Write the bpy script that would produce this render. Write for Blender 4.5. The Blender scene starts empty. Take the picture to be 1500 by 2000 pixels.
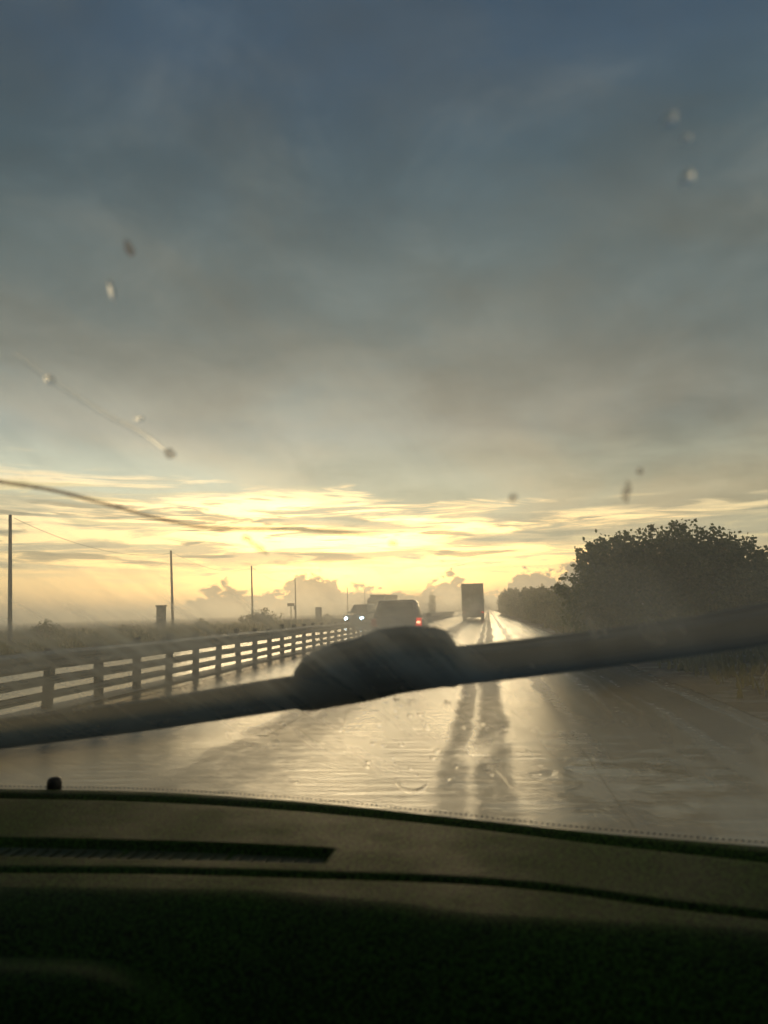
import bpy, bmesh, math, random
from mathutils import Vector, Matrix, noise
R = math.radians
rnd = random.Random(7)
sc = bpy.context.scene
col = sc.collection

# ------------------------------------------------------------------ camera
CAM = Vector((0, 0, 1.25))
F = 1503.0                       # focal length in pixels of the 1500x2000 photograph
PITCH, YAW, ROLL = R(7.35), R(7.45), R(1.6)
cam_rot = (Matrix.Rotation(YAW, 4, 'Z') @ Matrix.Rotation(R(90) + PITCH, 4, 'X') @ Matrix.Rotation(-ROLL, 4, 'Z'))
cd = bpy.data.cameras.new('camera')
cam = bpy.data.objects.new('camera', cd)
col.objects.link(cam)
cam.matrix_world = Matrix.Translation(CAM) @ cam_rot
cd.sensor_fit = 'VERTICAL'
cd.sensor_height = 34.6
cd.sensor_width = 25.95
cd.lens = 26.0
cd.clip_start = 0.02
cd.clip_end = 9000
cd.dof.use_dof = True
cd.dof.focus_distance = 40
cd.dof.aperture_fstop = 6.0
sc.camera = cam
cam_m3 = cam_rot.to_3x3()

def ray(px, py):
    return (cam_m3 @ Vector(((px - 750) / F, -(py - 1000) / F, -1))).normalized()

def at_y(px, py, Y):                 # point of a sight line at distance Y along the road
    d = ray(px, py)
    return CAM + d * ((Y - CAM.y) / d.y)

def at_z(px, py, z):
    d = ray(px, py)
    return CAM + d * ((z - CAM.z) / d.z)

# ------------------------------------------------------------------ helpers
class MB:
    """collects shapes into one mesh"""
    def __init__(self):
        self.v, self.f = [], []
    def add(self, vs, fs):
        o = len(self.v)
        self.v += [tuple(v) for v in vs]
        self.f += [tuple(i + o for i in f) for f in fs]
        return self
    def box(self, c, s, m=None):
        x, y, z = s[0] / 2, s[1] / 2, s[2] / 2
        vs = [Vector((sx * x, sy * y, sz * z)) for sx in (-1, 1) for sy in (-1, 1) for sz in (-1, 1)]
        if m: vs = [m @ v for v in vs]
        vs = [v + Vector(c) for v in vs]
        return self.add(vs, [(0, 1, 3, 2), (4, 6, 7, 5), (0, 4, 5, 1), (2, 3, 7, 6), (0, 2, 6, 4), (1, 5, 7, 3)])
    def hexa(self, lo, hi):              # two rings of four points
        return self.add(list(lo) + list(hi), [(3, 2, 1, 0), (4, 5, 6, 7)] + [(i, (i + 1) % 4, (i + 1) % 4 + 4, i + 4) for i in range(4)])
    def tube(self, pts, rad, n=8, cap=True):
        pts = [Vector(p) for p in pts]
        if not isinstance(rad, (list, tuple)): rad = [rad] * len(pts)
        vs = []
        for i, p in enumerate(pts):
            t = (pts[min(i + 1, len(pts) - 1)] - pts[max(i - 1, 0)]).normalized()
            a = Vector((0, 0, 1)) if abs(t.z) < .9 else Vector((1, 0, 0))
            u = t.cross(a).normalized(); w = t.cross(u)
            for k in range(n):
                ph = 2 * math.pi * k / n
                vs.append(p + (u * math.cos(ph) + w * math.sin(ph)) * rad[i])
        fs = []
        for i in range(len(pts) - 1):
            for k in range(n):
                fs.append((i * n + k, i * n + (k + 1) % n, (i + 1) * n + (k + 1) % n, (i + 1) * n + k))
        if cap:
            fs.append(tuple(range(n))[::-1]); fs.append(tuple((len(pts) - 1) * n + k for k in range(n)))
        return self.add(vs, fs)
    def prism(self, prof, x0, x1):       # profile in (y, z), along x
        n = len(prof)
        vs = [(x0, y, z) for y, z in prof] + [(x1, y, z) for y, z in prof]
        return self.add(vs, [tuple(range(n)), tuple(range(2 * n - 1, n - 1, -1))] + [(i, i + n, (i + 1) % n + n, (i + 1) % n) for i in range(n)])
    def build(self, name, mat, parent=None, smooth=False, bevel=0, seg=2):
        me = bpy.data.meshes.new(name)
        me.from_pydata(self.v, [], self.f)
        bm = bmesh.new(); bm.from_mesh(me)
        bmesh.ops.recalc_face_normals(bm, faces=bm.faces)
        bm.to_mesh(me); bm.free()
        me.materials.append(mat)
        o = bpy.data.objects.new(name, me)
        col.objects.link(o)
        if parent: o.parent = parent
        if bevel:
            b = o.modifiers.new('bevel', 'BEVEL'); b.width = bevel; b.segments = seg; b.limit_method = 'ANGLE'; b.angle_limit = R(35)
        if smooth or bevel:
            for p in me.polygons: p.use_smooth = True
        return o

def grid(nx, ny, fn):
    vs = [fn(i / (nx - 1), j / (ny - 1)) for j in range(ny) for i in range(nx)]
    fs = [(j * nx + i, j * nx + i + 1, (j + 1) * nx + i + 1, (j + 1) * nx + i) for j in range(ny - 1) for i in range(nx - 1)]
    return MB().add(vs, fs)

def tag(o, label=None, cat=None, group=None, kind=None):
    if label: o['label'] = label
    if cat: o['category'] = cat
    if group: o['group'] = group
    if kind: o['kind'] = kind
    return o

def empty(name, loc=(0, 0, 0), rz=0):
    o = bpy.data.objects.new(name, None)
    o.location = loc; o.rotation_euler = (0, 0, rz)
    col.objects.link(o)
    return o

def children(o):
    return [c for c in bpy.data.objects if c.parent == o]

def copy_tree(o, parent=None):
    c = o.copy(); col.objects.link(c); c.parent = parent
    for ch in children(o): copy_tree(ch, c)
    return c

# ------------------------------------------------------------------ node helpers
class NT:
    def __init__(self, nt):
        self.nt = nt; nt.nodes.clear()
    def n(self, t, **kw):
        nd = self.nt.nodes.new(t)
        for k, v in kw.items(): setattr(nd, k, v)
        return nd
    def link(self, a, b): self.nt.links.new(a, b)
    def put(self, sock, v):
        if hasattr(v, 'links'): self.link(v, sock)
        else: sock.default_value = v
    def m(self, op, a, b=0.0, c=0.0, clamp=False):
        nd = self.n('ShaderNodeMath', operation=op, use_clamp=clamp)
        self.put(nd.inputs[0], a); self.put(nd.inputs[1], b); self.put(nd.inputs[2], c)
        return nd.outputs[0]
    def mr(self, v, a, b, c=0.0, d=1.0, smooth=True):
        nd = self.n('ShaderNodeMapRange', interpolation_type='SMOOTHSTEP' if smooth else 'LINEAR')
        self.put(nd.inputs[0], v)
        for i, q in enumerate((a, b, c, d)): self.put(nd.inputs[i + 1], q)
        return nd.outputs[0]
    def noise(self, vec, scale=1.0, detail=4.0, rough=0.55, dist=0.0):
        nd = self.n('ShaderNodeTexNoise')
        self.put(nd.inputs['Vector'], vec)
        nd.inputs['Scale'].default_value = scale; nd.inputs['Detail'].default_value = detail
        nd.inputs['Roughness'].default_value = rough; nd.inputs['Distortion'].default_value = dist
        return nd.outputs[0]
    def xyz(self, x, y, z=0.0):
        nd = self.n('ShaderNodeCombineXYZ')
        for i, q in enumerate((x, y, z)): self.put(nd.inputs[i], q)
        return nd.outputs[0]
    def sep(self, v):
        nd = self.n('ShaderNodeSeparateXYZ'); self.link(v, nd.inputs[0]); return nd.outputs
    def mix(self, f, a, b, mode='MIX'):
        nd = self.n('ShaderNodeMix', data_type='RGBA', blend_type=mode)
        self.put(nd.inputs[0], f)
        for s, q in ((nd.inputs[6], a), (nd.inputs[7], b)):
            self.put(s, q if hasattr(q, 'links') else (*q[:3], 1))
        return nd.outputs[2]
    def ramp(self, f, stops, interp='LINEAR'):
        nd = self.n('ShaderNodeValToRGB'); cr = nd.color_ramp; cr.interpolation = interp
        while len(cr.elements) < len(stops): cr.elements.new(0.5)
        for e, (p, c) in zip(cr.elements, stops):
            e.position = p; e.color = (*c, 1) if len(c) == 3 else c
        self.put(nd.inputs[0], f)
        return nd.outputs[0]

def material(name):
    m = bpy.data.materials.new(name); m.use_nodes = True
    return m, NT(m.node_tree)

def principled(t, base=(.5, .5, .5), rough=.5, metal=0.0, bump=None, bstr=.3, bdist=.01, spec=.5, emit=None, estr=0, coat=0):
    p = t.n('ShaderNodeBsdfPrincipled')
    t.put(p.inputs['Base Color'], base if hasattr(base, 'links') else (*base, 1))
    t.put(p.inputs['Roughness'], rough)
    p.inputs['Metallic'].default_value = metal
    p.inputs['Specular IOR Level'].default_value = spec
    p.inputs['Coat Weight'].default_value = coat
    if emit: p.inputs['Emission Color'].default_value = (*emit, 1); p.inputs['Emission Strength'].default_value = estr
    if bump is not None:
        b = t.n('ShaderNodeBump'); b.inputs['Strength'].default_value = bstr; b.inputs['Distance'].default_value = bdist
        t.link(bump, b.inputs['Height']); t.link(b.outputs[0], p.inputs['Normal'])
    o = t.n('ShaderNodeOutputMaterial'); t.link(p.outputs[0], o.inputs[0])
    return p

def plain(name, c, rough=.5, metal=0.0, var=.25, scale=6.0, spec=.5, emit=None, estr=0, bstr=.0, coat=0):
    m, t = material(name)
    tc = t.n('ShaderNodeTexCoord').outputs['Object']
    nz = t.noise(tc, scale, 5)
    a = tuple(x * (1 - var) for x in c); b = tuple(min(1, x * (1 + var)) for x in c)
    principled(t, t.mix(t.mr(nz, .3, .7), a, b), t.mr(nz, .3, .7, rough * .85, min(1, rough * 1.15)), metal,
               bump=t.noise(tc, scale * 6, 4) if bstr else None, bstr=bstr, spec=spec, emit=emit, estr=estr, coat=coat)
    return m

# ------------------------------------------------------------------ world
SUN_AZ, SUN_EL = -9.5, 4.5         # degrees right of the road, degrees above the horizon
w = bpy.data.worlds.new('World'); sc.world = w; w.use_nodes = True
t = NT(w.node_tree)
D = t.n('ShaderNodeTexCoord').outputs['Generated']
dx, dy, dz = t.sep(D)
el = t.m('MULTIPLY', t.m('ARCSINE', dz), 57.2958)
az = t.m('MULTIPLY', t.m('ARCTAN2', dx, dy), 57.2958)
# dark deck of cloud, flat layer seen in perspective
zz = t.m('ADD', t.m('MAXIMUM', dz, 0.0), .18)
pv = t.xyz(t.m('DIVIDE', dx, zz), t.m('DIVIDE', dy, zz))
n_big = t.noise(pv, .9, 5, .5, .6)
n_mid = t.noise(pv, 2.6, 6, .58, .4)
deck = t.ramp(t.m('DIVIDE', el, 60.0), [
    (0.0, (.46, .40, .25)), (.13, (.46, .405, .26)), (.165, (.40, .365, .255)), (.22, (.258, .254, .208)), (.30, (.168, .181, .16)),
    (.42, (.110, .132, .126)), (.52, (.068, .098, .112)), (.62, (.048, .079, .113)), (.8, (.040, .068, .106)), (1.0, (.04, .062, .09))])
var = t.m('ADD', t.mr(n_big, .3, .7, -.26, .26, False), t.mr(n_mid, .3, .7, -.17, .17, False))
az_l = t.mr(az, -40, 8, 1.25, 0.0, False)
low = t.mr(el, 24, 7, 0, 1)
dm = t.m('ADD', t.m('ADD', 1.0, var), t.m('MULTIPLY', az_l, low))
deck = t.mix(1.0, deck, t.xyz(dm, dm, dm), 'MULTIPLY')
deck = t.mix(t.m('MULTIPLY', t.mr(n_mid, .5, .72), .16), deck, (.25, .24, .205))
n_hue = t.noise(t.xyz(t.m('ADD', t.m('MULTIPLY', az, .05), t.m('MULTIPLY', el, .03)), t.m('MULTIPLY', el, .09), 5.0), 1, 5, .55, .5)
deck = t.mix(t.m('MULTIPLY', t.mr(n_hue, .38, .66), .55), t.mix(1.0, deck, (.88, .99, 1.07), 'MULTIPLY'), t.mix(1.0, deck, (1.20, 1.06, .95), 'MULTIPLY'))
# clear strip under the deck
gap = t.ramp(t.m('DIVIDE', el, 14.0), [
    (0.0, (.74, .62, .38)), (.10, (.72, .60, .35)), (.22, (.69, .575, .325)), (.40, (.68, .575, .325)), (.6, (.66, .58, .365)), (1.0, (.58, .53, .36))])
glow = t.m('MULTIPLY', t.m('EXPONENT', t.m('MULTIPLY', -1.0, t.m('ADD', t.m('POWER', t.m('DIVIDE', t.m('SUBTRACT', az, SUN_AZ), 26.0), 2.0), t.m('POWER', t.m('DIVIDE', t.m('SUBTRACT', el, SUN_EL), 7.0), 2.0)))), .14)
gmul = t.m('ADD', t.mr(t.m('ABSOLUTE', t.m('SUBTRACT', az, -14.0)), 20, 110, .86, .30), glow)
gap = t.mix(1.0, gap, t.xyz(gmul, gmul, gmul), 'MULTIPLY')
sky = t.n('ShaderNodeTexSky', sky_type='NISHITA', sun_disc=False)
sky.sun_elevation = R(SUN_EL); sky.sun_rotation = R(SUN_AZ); sky.altitude = 50; sky.dust_density = 3.0
gap = t.mix(.07, gap, sky.outputs[0])
# thin streaks of cloud in the clear strip
sv = t.xyz(t.m('MULTIPLY', az, .075), t.m('MULTIPLY', el, .85), 2.3)
s1 = t.noise(sv, 1.0, 6, .58, .5)
sv2 = t.xyz(t.m('MULTIPLY', az, .12), t.m('MULTIPLY', t.m('ADD', el, t.m('MULTIPLY', az, .03)), 1.15), 8.1)
s2 = t.noise(sv2, 1.0, 6, .55, 1.0)
win = t.m('MULTIPLY', t.mr(el, 2.0, 4.5), 1.0)
gap = t.mix(t.m('MULTIPLY', t.m('MULTIPLY', t.mr(s1, .43, .58), win), .82), gap, (.43, .42, .29))
gap = t.mix(t.m('MULTIPLY', t.m('MULTIPLY', t.mr(s2, .53, .63), t.mr(el, 3.0, 4.2)), .8), gap, (.31, .28, .18))
gap = t.mix(t.m('MULTIPLY', t.mr(s2, .44, .34), t.mr(el, 1.5, 4)), gap, (.92, .76, .40))
# edge of the deck, lower on the right
edge = t.mr(az, -34, 4, 9.0, 5.6, False)
eoff = t.m('ADD', t.mr(s1, .25, .75, -1.6, 1.6, False), t.mr(s2, .25, .75, -.9, .9, False))
mdeck = t.mr(t.m('SUBTRACT', t.m('ADD', el, eoff), edge), -.7, 1.9)
skyc = t.mix(mdeck, gap, deck)
# banks of low cumulus along the horizon
hts = 0.0
for A, c0, w0 in ((2.9, -13.0, 3.4), (2.4, -19.6, 2.6), (1.2, -8, 3.5), (2.5, -2.6, 2.3), (1.9, 2.6, 1.8), (3.3, 6.2, 2.8), (.9, -33, 1.4), (2.2, 40, 15), (2.5, -70, 18)):
    g = t.m('MULTIPLY', t.m('EXPONENT', t.m('MULTIPLY', -1.0, t.m('POWER', t.m('ABSOLUTE', t.m('DIVIDE', t.m('SUBTRACT', az, c0), w0)), 1.7))), A)
    hts = t.m('ADD', hts, g)
cv = t.xyz(t.m('MULTIPLY', az, 1.05), t.m('MULTIPLY', el, 1.5), 9.4)
c1 = t.noise(cv, 1.0, 6, .56, .2)
cm = t.mr(t.m('SUBTRACT', t.m('ADD', hts, t.mr(c1, .25, .75, -1.15, .75, False)), el), -.16, .38)
cm = t.m('MULTIPLY', cm, t.mr(t.m('ADD', el, t.mr(c1, .3, .7, -.5, .5, False)), -.2, .9, .35, .95))
ccol = t.mix(t.mr(az, -6, 5), (.16, .148, .118), (.16, .165, .15))
ccol = t.mix(t.mr(c1, .4, .65), ccol, t.mix(.25, ccol, (.8, .62, .3)))
skyc = t.mix(t.m('MULTIPLY', cm, .97), skyc, ccol)
# below the horizon
skyc = t.mix(t.mr(el, -.3, -2.5), skyc, (.12, .10, .06))
bg = t.n('ShaderNodeBackground'); bg.inputs['Strength'].default_value = .1
vs = t.n('ShaderNodeVectorMath', operation='SCALE'); t.link(skyc, vs.inputs[0]); vs.inputs['Scale'].default_value = 11.5
t.link(vs.outputs[0], bg.inputs['Color'])
o = t.n('ShaderNodeOutputWorld'); t.link(bg.outputs[0], o.inputs[0])
w.cycles.sampling_method = 'MANUAL'; w.cycles.sample_map_resolution = 1024

sd = bpy.data.lights.new('sun', 'SUN'); sd.energy = .95; sd.angle = R(26); sd.color = (1, .77, .44)
so = bpy.data.objects.new('sun', sd); col.objects.link(so)
sdir = Vector((math.sin(R(SUN_AZ)) * math.cos(R(SUN_EL)), math.cos(R(SUN_AZ)) * math.cos(R(SUN_EL)), math.sin(R(SUN_EL))))
so.rotation_euler = sdir.to_track_quat('Z', 'Y').to_euler()

# ------------------------------------------------------------------ materials
TRACKS = [(-300, .4), (-60, .22), (100, .36), (230, .22), (400, .15), (470, .4), (510, .8), (610, .75), (700, .35), (800, .1), (868, .12), (888, .85), (918, .8),
          (927, .35), (940, .9), (985, .85), (1002, .12), (1075, .08), (1096, .3), (1105, .6), (1140, .55), (1155, .1), (1175, .12), (1215, .3), (1270, .34), (1310, .1), (1335, .06), (1365, .4), (1402, .04), (1440, .3), (1560, .35)]
def asphalt(name, wet=1.0, tone=.05):
    m, t = material(name)
    P = t.n('ShaderNodeTexCoord').outputs['Object']
    x, y, z = t.sep(P)
    wob = t.m('MULTIPLY', t.m('SUBTRACT', t.noise(t.xyz(0.0, t.m('MULTIPLY', y, .12)), 1, 2), .5), .35)
    xs = t.m('ADD', x, wob)
    streak = t.noise(t.xyz(t.m('MULTIPLY', xs, 2.4), t.m('MULTIPLY', y, .06)), 1, 5, .6)
    fine = t.noise(t.xyz(t.m('MULTIPLY', xs, 14), t.m('MULTIPLY', y, .35)), 1, 4, .6)
    patch = t.noise(t.xyz(t.m('MULTIPLY', x, .9), t.m('MULTIPLY', y, .22), 3.0), 1, 5, .55, .6)
    c0 = at_z(1225, 1525, 0)
    q = t.m('ADD', t.m('POWER', t.m('DIVIDE', t.m('SUBTRACT', x, c0.x), .55), 2.0), t.m('POWER', t.m('DIVIDE', t.m('SUBTRACT', y, c0.y), .9), 2.0))
    edgeq = t.m('SUBTRACT', q, t.m('MULTIPLY', t.m('SUBTRACT', t.noise(t.xyz(t.m('MULTIPLY', x, 3.2), t.m('MULTIPLY', y, 2.6)), 1, 4, .55, .4), .5), 4.5))
    pud = t.m('MAXIMUM', t.m('MULTIPLY', t.mr(patch, .60, .74), .5), t.mr(edgeq, 1.5, .4))
    grit = t.noise(P, 90, 3, .7)
    ripple = t.noise(t.xyz(t.m('MULTIPLY', x, 1.5), t.m('MULTIPLY', y, 8.5)), 1, 6, .72, .5)
    swell = t.noise(t.xyz(t.m('MULTIPLY', x, 1.3), t.m('MULTIPLY', y, .5)), 1, 3, .5)
    base = t.mix(t.mr(streak, .35, .65), tuple(tone * k for k in (.75, .72, .68)), tuple(tone * k for k in (1.35, 1.25, 1.1)))
    base = t.mix(t.m('MULTIPLY', t.mr(fine, .5, .7), .3), base, tuple(tone * k for k in (2.0, 1.9, 1.7)))
    stops = sorted((at_z(px, 1430, 0).x, v) for px, v in TRACKS)
    lo, hi = stops[0][0], stops[-1][0]
    wob2 = t.m('ADD', xs, t.m('MULTIPLY', t.m('SUBTRACT', t.noise(t.xyz(t.m('MULTIPLY', x, 2), t.m('MULTIPLY', y, 1.1), 7.0), 1, 5, .65), .5), .22))
    trk = t.ramp(t.mr(wob2, lo, hi, 0, 1, False), [((a - lo) / (hi - lo), (v, v, v)) for a, v in stops])
    mot = t.noise(t.xyz(t.m('MULTIPLY', x, 7), t.m('MULTIPLY', y, 4.5), 2.0), 1, 6, .7)
    dry = t.m('ADD', trk, t.m('ADD', t.m('MULTIPLY', t.m('SUBTRACT', streak, .5), .5), t.m('MULTIPLY', t.m('SUBTRACT', mot, .5), 1.1)), clamp=True)
    dry = t.m('MULTIPLY', dry, t.m('SUBTRACT', 1.0, pud))
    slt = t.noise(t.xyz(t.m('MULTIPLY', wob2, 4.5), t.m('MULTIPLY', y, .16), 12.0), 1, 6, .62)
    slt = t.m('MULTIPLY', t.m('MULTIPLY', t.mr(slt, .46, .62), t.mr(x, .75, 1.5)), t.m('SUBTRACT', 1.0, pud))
    ro = t.m('ADD', t.m('MULTIPLY', dry, .40), .085)
    base = t.mix(dry, base, tuple(tone * k for k in (.8, .74, .66)))
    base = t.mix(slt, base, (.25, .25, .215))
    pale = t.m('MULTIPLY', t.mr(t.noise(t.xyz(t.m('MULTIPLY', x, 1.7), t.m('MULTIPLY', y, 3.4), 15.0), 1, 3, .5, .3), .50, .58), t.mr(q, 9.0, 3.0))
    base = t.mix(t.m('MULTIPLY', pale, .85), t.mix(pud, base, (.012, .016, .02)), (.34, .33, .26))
    ro = t.m('SUBTRACT', ro, t.m('MULTIPLY', pud, .09))
    amp = t.m('SUBTRACT', 1.0, t.m('MULTIPLY', pud, .9))
    h = t.m('ADD', t.m('MULTIPLY', t.m('ADD', t.m('MULTIPLY', grit, .05), t.m('MULTIPLY', ripple, .8)), amp), t.m('MULTIPLY', swell, .5))
    p = principled(t, base, ro, bump=h, bstr=.28, bdist=.05, spec=.5)
    t.put(p.inputs['IOR'], t.m('SUBTRACT', t.m('SUBTRACT', 1.62, t.m('MULTIPLY', dry, .12)), t.m('MULTIPLY', pud, .30)))
    return m
M = {}
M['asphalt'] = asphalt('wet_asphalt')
M['shoulder'] = asphalt('shoulder_asphalt', .8, .07)
M['paint'] = asphalt('worn_road_paint', 1.0, .10)
def soil_mat():
    m, t = material('soil')
    P = t.n('ShaderNodeTexCoord').outputs['Object']
    a = t.noise(P, 1.2, 6, .6); b = t.noise(P, 14, 5, .65)
    c = t.mix(t.mr(a, .35, .65), (.050, .036, .022), (.085, .064, .036))
    c = t.mix(t.m('MULTIPLY', t.mr(b, .5, .7), .6), c, (.05, .06, .022))
    principled(t, c, t.mr(a, .45, .6, .85, .35), bump=b, bstr=.7, bdist=.05)
    return m
M['soil'] = soil_mat()
def field_mat():
    m, t = material('rough_field')
    P = t.n('ShaderNodeTexCoord').outputs['Object']
    a = t.noise(P, .09, 6, .6); b = t.noise(P, 1.6, 6, .65)
    c = t.mix(t.mr(a, .35, .65), (.055, .052, .022), (.09, .075, .035))
    c = t.mix(t.mr(b, .4, .7), c, (.04, .05, .018))
    principled(t, c, .9, bump=b, bstr=.8, bdist=.15, spec=.2)
    return m
M['field'] = field_mat()
def leaf_mat(name, c1, c2):
    m, t = material(name)
    oi = t.n('ShaderNodeObjectInfo').outputs['Random']
    P = t.n('ShaderNodeTexCoord').outputs['Object']
    nz = t.m('ADD', t.noise(P, 1.6, 4), t.m('MULTIPLY', t.m('SUBTRACT', oi, .5), .12))
    c = t.mix(t.mr(nz, .35, .65), c1, c2)
    d = t.n('ShaderNodeBsdfPrincipled'); t.link(c, d.inputs['Base Color']); d.inputs['Roughness'].default_value = .45
    tr = t.n('ShaderNodeBsdfTranslucent'); t.link(t.mix(1.0, c, (1.4, 1.5, .5), 'MULTIPLY'), tr.inputs['Color'])
    mx = t.n('ShaderNodeMixShader'); mx.inputs[0].default_value = .5
    t.link(d.outputs[0], mx.inputs[1]); t.link(tr.outputs[0], mx.inputs[2])
    o = t.n('ShaderNodeOutputMaterial'); t.link(mx.outputs[0], o.inputs[0])
    return m
M['leaf'] = leaf_mat('shrub_leaf', (.062, .078, .022), (.115, .118, .04))
M['dry_leaf'] = leaf_mat('dry_grass_leaf', (.07, .065, .025), (.12, .10, .045))
M['bark'] = plain('bark', (.09, .07, .05), .9, bstr=.5)
M['pole_wood'] = plain('weathered_pole_wood', (.12, .105, .085), .85, var=.35, scale=4, bstr=.4)
M['concrete'] = plain('rail_concrete', (.20, .18, .15), .6, var=.35, scale=3, bstr=.3)
M['post_wood'] = plain('dark_post_wood', (.07, .058, .042), .8, var=.35, scale=5, bstr=.4)
M['rail'] = plain('rusty_rail', (.24, .215, .165), .5, metal=.1, var=.45, scale=2.2)
M['steel'] = plain('weathered_steel', (.24, .22, .18), .42, metal=.6, var=.35, scale=3)
M['stone'] = plain('old_stone', (.17, .15, .12), .85, var=.35, scale=3, bstr=.5)
M['dark'] = plain('black_plastic', (.018, .018, .018), .45)
M['tyre'] = plain('tyre_rubber', (.02, .02, .02), .7)
M['glass_dark'] = plain('dark_window_glass', (.012, .013, .014), .06, spec=.6)
M['car_paint'] = plain('grey_brown_car_paint', (.10, .092, .082), .3, metal=.3, coat=.6, var=.1)
M['van_paint'] = plain('silver_van_paint', (.20, .19, .17), .3, metal=.3, coat=.5, var=.1)
M['lorry_box'] = plain('lorry_box_paint', (.13, .11, .085), .55, var=.2)
M['truck_box'] = plain('truck_box_paint', (.20, .18, .14), .5, var=.2)
M['chrome'] = plain('rim_metal', (.4, .4, .4), .3, metal=.9)
M['plate'] = plain('number_plate', (.55, .54, .5), .4, var=.05)
M['tail_dim'] = plain('faint_glow_tail_lens', (.25, .015, .01), .2, emit=(1, .05, .02), estr=.12)  # unlit lens with a faint red glow put into its emission
M['tail_glow'] = plain('lit_tail_lens', (.35, .02, .01), .2, emit=(1, .045, .018), estr=1.6)
M['tail_core'] = plain('brake_bulb', (1, .4, .2), .3, emit=(1, .5, .26), estr=5)
M['head_core'] = plain('headlamp_bulb', (1, 1, 1), .3, emit=(.55, .85, 1), estr=40)

# ------------------------------------------------------------------ ground, roads
def sheet(name, pts, z, mat, ny=None):
    mb = MB(); mb.add([(x, y, z) for x, y in pts], [tuple(range(len(pts)))])
    return tag(mb.build(name, mat), kind='structure')
def strip(name, x0, x1, y0, y1, z, mat):
    n = 40
    return tag(grid(2, n, lambda u, v: (x0 + (x1 - x0) * u, y0 + (y1 - y0) * v ** 2.2, z)).build(name, mat), kind='structure')
def gh(x, y):
    if x > -15.2: 
        d = min(1, max(0, (x - 2.9) / 3.0)) if x > 0 else 0
        return .08 * d + d * .10 * noise.noise((x * .5, y * .3, 0))
    d = min(1, (-15.2 - x) / 10)
    return -.25 * d + d * .35 * noise.noise((x * .06, y * .05, 3)) 
def gfn(u, v):
    x = -1900 + 3800 * u
    return x, v
xs = [-1900, -900, -400, -200, -120] + [-90 + 2.5 * i for i in range(29)] + [-17.5, -16, -15.2, -14.9, 2.2, 2.6, 2.9, 3.2] + [3.8 + 1.2 * i for i in range(24)] + [40, 60, 120, 300, 900, 1900]
ys = [-30] + [-10 + 3 * i for i in range(45)] + [140, 170, 220, 300, 450, 700, 1100, 1900]
mb = MB()
mb.add([(x, y, gh(x, y) - .012) for y in ys for x in xs], [(j * len(xs) + i, j * len(xs) + i + 1, (j + 1) * len(xs) + i + 1, (j + 1) * len(xs) + i) for j in range(len(ys) - 1) for i in range(len(xs) - 1)])
gobj = mb.build('ground', M['field'], smooth=True); tag(gobj, kind='structure')
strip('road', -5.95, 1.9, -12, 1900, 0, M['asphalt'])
strip('road_shoulder', 1.9, 3.0, -12, 1900, -.004, M['shoulder'])
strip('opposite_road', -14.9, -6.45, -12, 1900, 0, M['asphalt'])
strip('central_strip', -6.45, -5.95, -12, 1900, .03, M['concrete'])
# soil verge, uneven inner edge
tag(grid(26, 140, lambda u, v: (2.85 + .14 * noise.noise((v * 60, 1, 0)) + 3.4 * u, -8 + 190 * v ** 1.6,
     .004 + u * .10 + .035 * min(1, u * 4) * noise.noise((u * 6, v * 70, 2)))).build('verge', M['soil'], smooth=True), kind='structure')
# painted lines
def line_mesh(name, x, wdt, segs):
    mb = MB()
    for a, b in segs:
        mb.add([(x - wdt / 2, a, .004), (x + wdt / 2, a, .004), (x + wdt / 2, b, .004), (x - wdt / 2, b, .004)], [(0, 1, 2, 3)])
    return tag(mb.build(name, M['paint']), kind='structure')
line_mesh('road_edge_line', .84, .15, [(-8, 600)])
line_mesh('road_edge_line', -5.65, .15, [(-8, 600)])
line_mesh('road_lane_line', -2.4, .14, [(y, y + 4.5) for y in range(-4, 330, 12)])
line_mesh('opposite_road_line', -10.6, .14, [(y, y + 4.5) for y in range(-4, 330, 12)])

# ------------------------------------------------------------------ guard rail
gr = empty('guard_rail', (-6.2, 0, 0))
tag(gr, 'weathered wooden posted guard rail with three rails between the two carriageways', 'guard rail')
ZP = [7.6 + 1.39 * i for i in range(-4, 92)]
for i, y in enumerate(ZP):
    mb = MB()
    hp = rnd.uniform(.88, .99)
    mb.box((rnd.uniform(-.015, .015), y, hp / 2 - .03), (.11, .13, hp), Matrix.Rotation(R(rnd.uniform(-3.5, 3.5)), 3, 'X') @ Matrix.Rotation(R(rnd.uniform(-3, 3)), 3, 'Y'))
    mb.build('post', M['post_wood'], gr, bevel=.012)
def wbeam(z, hh, dpt, xo, y0, y1):
    prof = [(-.5, 0), (-.32, dpt), (-.12, dpt), (0, .25 * dpt), (.12, dpt), (.32, dpt), (.5, 0)]
    mb = MB(); n = 60
    pts = [(xo + d, z + k * hh) for k, d in prof] + [(xo + d - .012 * (1 if dpt > 0 else -1), z + k * hh) for k, d in reversed(prof)]
    vs = []
    for j in range(n):
        y = y0 + (y1 - y0) * j / (n - 1)
        s = .03 * noise.noise((y * .33, z, 1)) + .012 * noise.noise((y * 1.1, z, 4))
        vs += [(a, y, b + s) for a, b in pts]
    L = len(pts)
    fs = [(j * L + i, j * L + (i + 1) % L, (j + 1) * L + (i + 1) % L, (j + 1) * L + i) for j in range(n - 1) for i in range(L)]
    return mb.add(vs, fs)
for z, hh in ((.69, .26), (.41, .11), (.205, .09)):
    wbeam(z, hh, .06, .075, 1, 140).build('rail', M['rail'], gr, smooth=False)
    wbeam(z, hh, -.06, -.075, 1, 140).build('rail', M['rail'], gr, smooth=False)

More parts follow.
